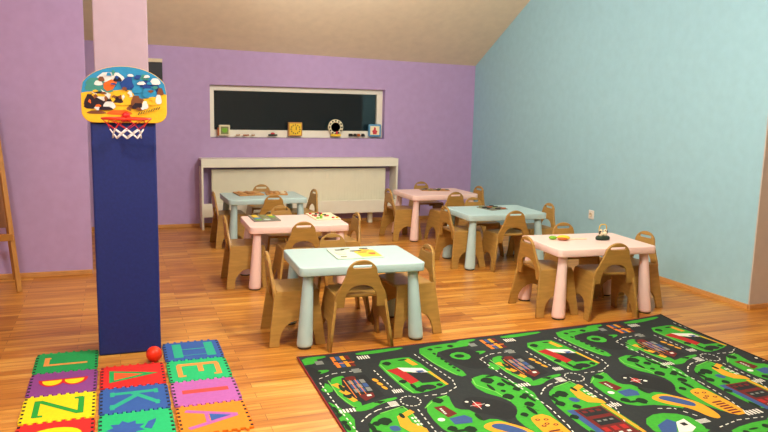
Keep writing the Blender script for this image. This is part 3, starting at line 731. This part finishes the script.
# terminal, blue hall, helicopter
pr('rug_maroon', [(.478, .865), (.535, .862), (.56, .965), (.50, .99)], 3); pr('rug_grey', rect(.498, .885, .512, .955), 4)
for k in range(4): pr('rug_white', rect(.50, .888+.018*k, .51, .898+.018*k), 5)
pr('rug_blue', [(.50, 1.0), (.585, .99), (.605, 1.03), (.585, 1.075), (.50, 1.065)], 3)
pr('rug_white', ell(.46, 1.0, .018, .018, 12), 4)
pr('rug_red', smooth([(.662, .905), (.70, .868), (.728, .90), (.69, .952)], 1), 4); pr('rug_white', rect(.655, .908, .735, .912), 5); pr('rug_white', rect(.69, .86, .694, .96), 5)
pr('rug_white', ell(.74, .93, .012, .012, 10), 4); pr('rug_white', ell(.66, .86, .010, .010, 10), 4)
# pond with sandy rim
pr('rug_yellow', smooth([(.60, 1.12), (.70, 1.09), (.76, 1.15), (.82, 1.25), (.80, 1.42), (.74, 1.42), (.72, 1.28), (.64, 1.21)], 2), 4)
pr('rug_blue', smooth([(.635, 1.135), (.70, 1.115), (.755, 1.18), (.79, 1.25), (.755, 1.285), (.70, 1.22)], 2), 5)
# playground with maroon bars
pr('rug_yellow', smooth([(.875, 1.11), (.965, 1.10), (.975, 1.25), (.955, 1.425), (.87, 1.425), (.845, 1.30), (.855, 1.16)], 1), 4)
for k in range(6): pr('rug_maroon', rect(.875, 1.265+.025*k, .935, 1.279+.025*k), 5)
for k, (u, v) in enumerate(((.89, 1.15), (.93, 1.16), (.91, 1.20), (.945, 1.22), (.885, 1.215))): pr('rug_maroon', ell(u, v, .013, .011, 10), 5); pr('rug_yellow', ell(u, v, .006, .005, 8), 6)
# house with blue roof
pr('rug_blue', [(.43, 1.385), (.52, 1.345), (.54, 1.385), (.47, 1.47), (.40, 1.45)], 4); pr('rug_white', [(.54, 1.385), (.60, 1.37), (.59, 1.46), (.54, 1.49), (.475, 1.475)], 4)
pr('rug_dark', rect(.545, 1.40, .575, 1.43), 5)
# long hall, blue and maroon
pr('rug_blue', rect(.115, 1.11, .16, 1.42), 3); pr('rug_maroon', rect(.15, 1.115, .31, 1.42), 4); pr('rug_dark', rect(.165, 1.13, .30, 1.20), 5); pr('rug_dark', rect(.175, 1.23, .295, 1.30), 5)
for k in range(3):
    pr('rug_maroon', rect(.175+.04*k, 1.14, .20+.04*k, 1.165), 6); pr('rug_grey', rect(.185+.035*k, 1.25, .205+.035*k, 1.265), 6)
    pr('rug_red', rect(.16+.05*k, 1.32, .19+.05*k, 1.36), 5); pr('rug_white', rect(.17+.045*k, 1.375, .19+.045*k, 1.39), 5)
pr('rug_yellow', rect(.318, 1.10, .338, 1.42), 4)
# roads: dashes and crossings
dash([(.03, .35), (.04, .70), (.055, 1.05), (.03, 1.25), (-.02, 1.43)]); dash([(.04, .345), (.13, .297), (.29, .293)]); dash([(.355, .32), (.37, .60)]); dash([(.10, .90), (.15, .845), (.21, .805), (.33, .775)])
dash([(.66, .16), (.69, .40), (.712, .58), (.69, .675), (.60, .735), (.49, .725)]); dash([(.398, .86), (.386, 1.11), (.31, 1.30)])
dash([(.56, 1.235), (.64, 1.26), (.69, 1.37)]); dash([(.70, 1.495), (.84, 1.465), (.99, 1.48)]); 
dash([(.40+.05*math.cos(2*PI*k/14), .76+.06*math.sin(2*PI*k/14)) for k in range(15)], .007, .014, .014)
cross(.325, .09, .40, .14); cross(.035, .745, .118, .785); cross(.355, .605, .412, .648); cross(.283, .738, .33, .798, 'v'); cross(.345, 1.112, .418, 1.15); cross(-.03, 1.40, .078, 1.445); cross(.64, 1.40, .705, 1.44, 'v')
for r in ((.075, .095, .12, .148), (.24, .265, .285, .325)): pr('rug_grey', rect(*r), 2)
for p in (((.435, .86), (.50, .80), (.60, .755)), ((.82, .60), (.80, .68), (.86, .80), (.875, .92)), ((.21, .845), (.34, .805), (.355, .90), (.345, 1.1)), ((.70, .17), (.715, .33), (.765, .53)), ((.415, .25), (.425, .5), (.45, .67)), ((.08, .38), (.08, .58), (.115, .74))):
    dash(p, .006, 1, 0, 'rug_lime')
for u, v, a, c in ((.86, .74, .012, .045), (.97, .70, .012, .05), (.92, 1.05, .014, .05), (.99, .93, .012, .04), (.30, .90, .012, .03), (.13, .97, .014, .05), (.48, .60, .012, .04), (.56, .225, .03, .01), (.50, 1.13, .035, .012), (.64, 1.03, .012, .04), (.12, .50, .012, .05), (.25, .72, .03, .009), (.02, .74, .012, .04), (.10, 1.36, .014, .04), (.93, .60, .03, .012), (.84, .10, .03, .008), (.46, 1.50, .03, .02)):
    pr('rug_tree', ell(u, v, a, c, 10), 3)
for k in range(7): tree(.775+.004*k, .19+.047*k, .010, .016)
for u, v, r in ((.203, .93, .034), (.02, .88, .018), (.13, 1.03, .026), (.45, .52, .022), (.455, .25, .025), (.50, .645, .028), (.53, .80, .028), (.19, 1.085, .022), (.885, .65, .036), (.93, .72, .022), (.89, .87, .03), (.945, .985, .026), (.86, 1.08, .02), (.545, 1.135, .03), (.16, .94, .02),
                (.75, 1.35, .02), (.91, .27, .022), (.125, .62, .014), (.25, .725, .014), (.06, .258, .014), (.98, .80, .022), (.90, .80, .014), (.96, .90, .02), (.66, 1.28, .018), (.47, 1.10, .024), (.62, .62, .018), (.78, .115, .016), (.92, .10, .02), (.11, 1.18, .022)):
    tree(u, v, r, r*1.15)
for k in range(6): pr('rug_tree', rect(.90+.008*k, 1.00+.012*k, .915+.008*k, 1.003+.012*k), 3)
def skew(x, y): return x+.022*y, y+.0355*x          # the rug lies slightly askew
for v in rug.bm.verts:
    v.co.z += curl(v.co.x+RX0, v.co.y+RYT); v.co.x, v.co.y = skew(v.co.x, v.co.y)
me_rug = rug.build('play_rug', None, None, (RX0, RYT, 0))
tag(me_rug, 'green and black road map play rug spread on the floor before the tables', 'rug')
b = MB()
def band(p, q, n=40):
    P = [Vector(p)+(Vector(q)-Vector(p))*k/n for k in range(n+1)]
    return [(*skew(v.x, v.y), RT*.6+curl(v.x+RX0, v.y+RYT)) for v in P]
b.tube(band((0, 0, 0), (0, -RL, 0)), .006, 'rug_edge', 6); b.tube(band((0, 0, 0), (rugw, 0, 0)), .005, 'rug_edge', 6); b.tube(band((rugw, 0, 0), (rugw, -RL, 0)), .006, 'rug_edge_dark', 6)
b.build('edge_binding', None, me_rug)

# ------------------------------------------------------------------ light
W = bpy.data.worlds.new('night'); S.world = W; W.use_nodes = True
W.node_tree.nodes['Background'].inputs['Color'].default_value = (.004, .012, .014, 1)
W.node_tree.nodes['Background'].inputs['Strength'].default_value = 1
def lamp(loc, sx, sy, p, col=(1, .87, .70)):
    l = bpy.data.lights.new('unseen_light', 'AREA'); l.shape = 'RECTANGLE'; l.size = sx; l.size_y = sy; l.energy = p; l.color = col
    o = bpy.data.objects.new('unseen_light', l); COL.objects.link(o); o.location = loc; o['kind'] = 'structure'
def bulb(loc, p, r=.16, col=(1, .975, .94)):
    l = bpy.data.lights.new('unseen_light', 'POINT'); l.shadow_soft_size = r; l.energy = p; l.color = col
    o = bpy.data.objects.new('unseen_light', l); COL.objects.link(o); o.location = loc; o['kind'] = 'structure'
bulb((1.9, 3.0, 2.45), 172)
bulb((-.7, 1.9, 2.5), 132)
bulb((1.9, 5.8, 2.3), 76)  # unseen fill light, added to brighten the far end of the room

# ------------------------------------------------------------------ camera
cd = bpy.data.cameras.new('camera'); cam = bpy.data.objects.new('camera', cd); COL.objects.link(cam); S.camera = cam
cd.sensor_width = 36; cd.lens = 726.98/768*36; cd.clip_start = .05
A, p, ro = math.radians(20.5), .1557135, .0244148
Fw = Vector((math.sin(A)*math.cos(p), math.cos(A)*math.cos(p), -math.sin(p)))
Rt = Vector((math.cos(A), -math.sin(A), 0)); Up = Rt.cross(Fw)
R2 = math.cos(ro)*Rt+math.sin(ro)*Up; U2 = -math.sin(ro)*Rt+math.cos(ro)*Up
mx = Matrix((R2, U2, -Fw)).transposed().to_4x4(); mx.translation = (0, 0, 1.4431)
cam.matrix_world = mx

S.view_settings.view_transform = 'Standard'; S.view_settings.look = 'None'; S.view_settings.gamma = 1
S.view_settings.exposure = -0.06
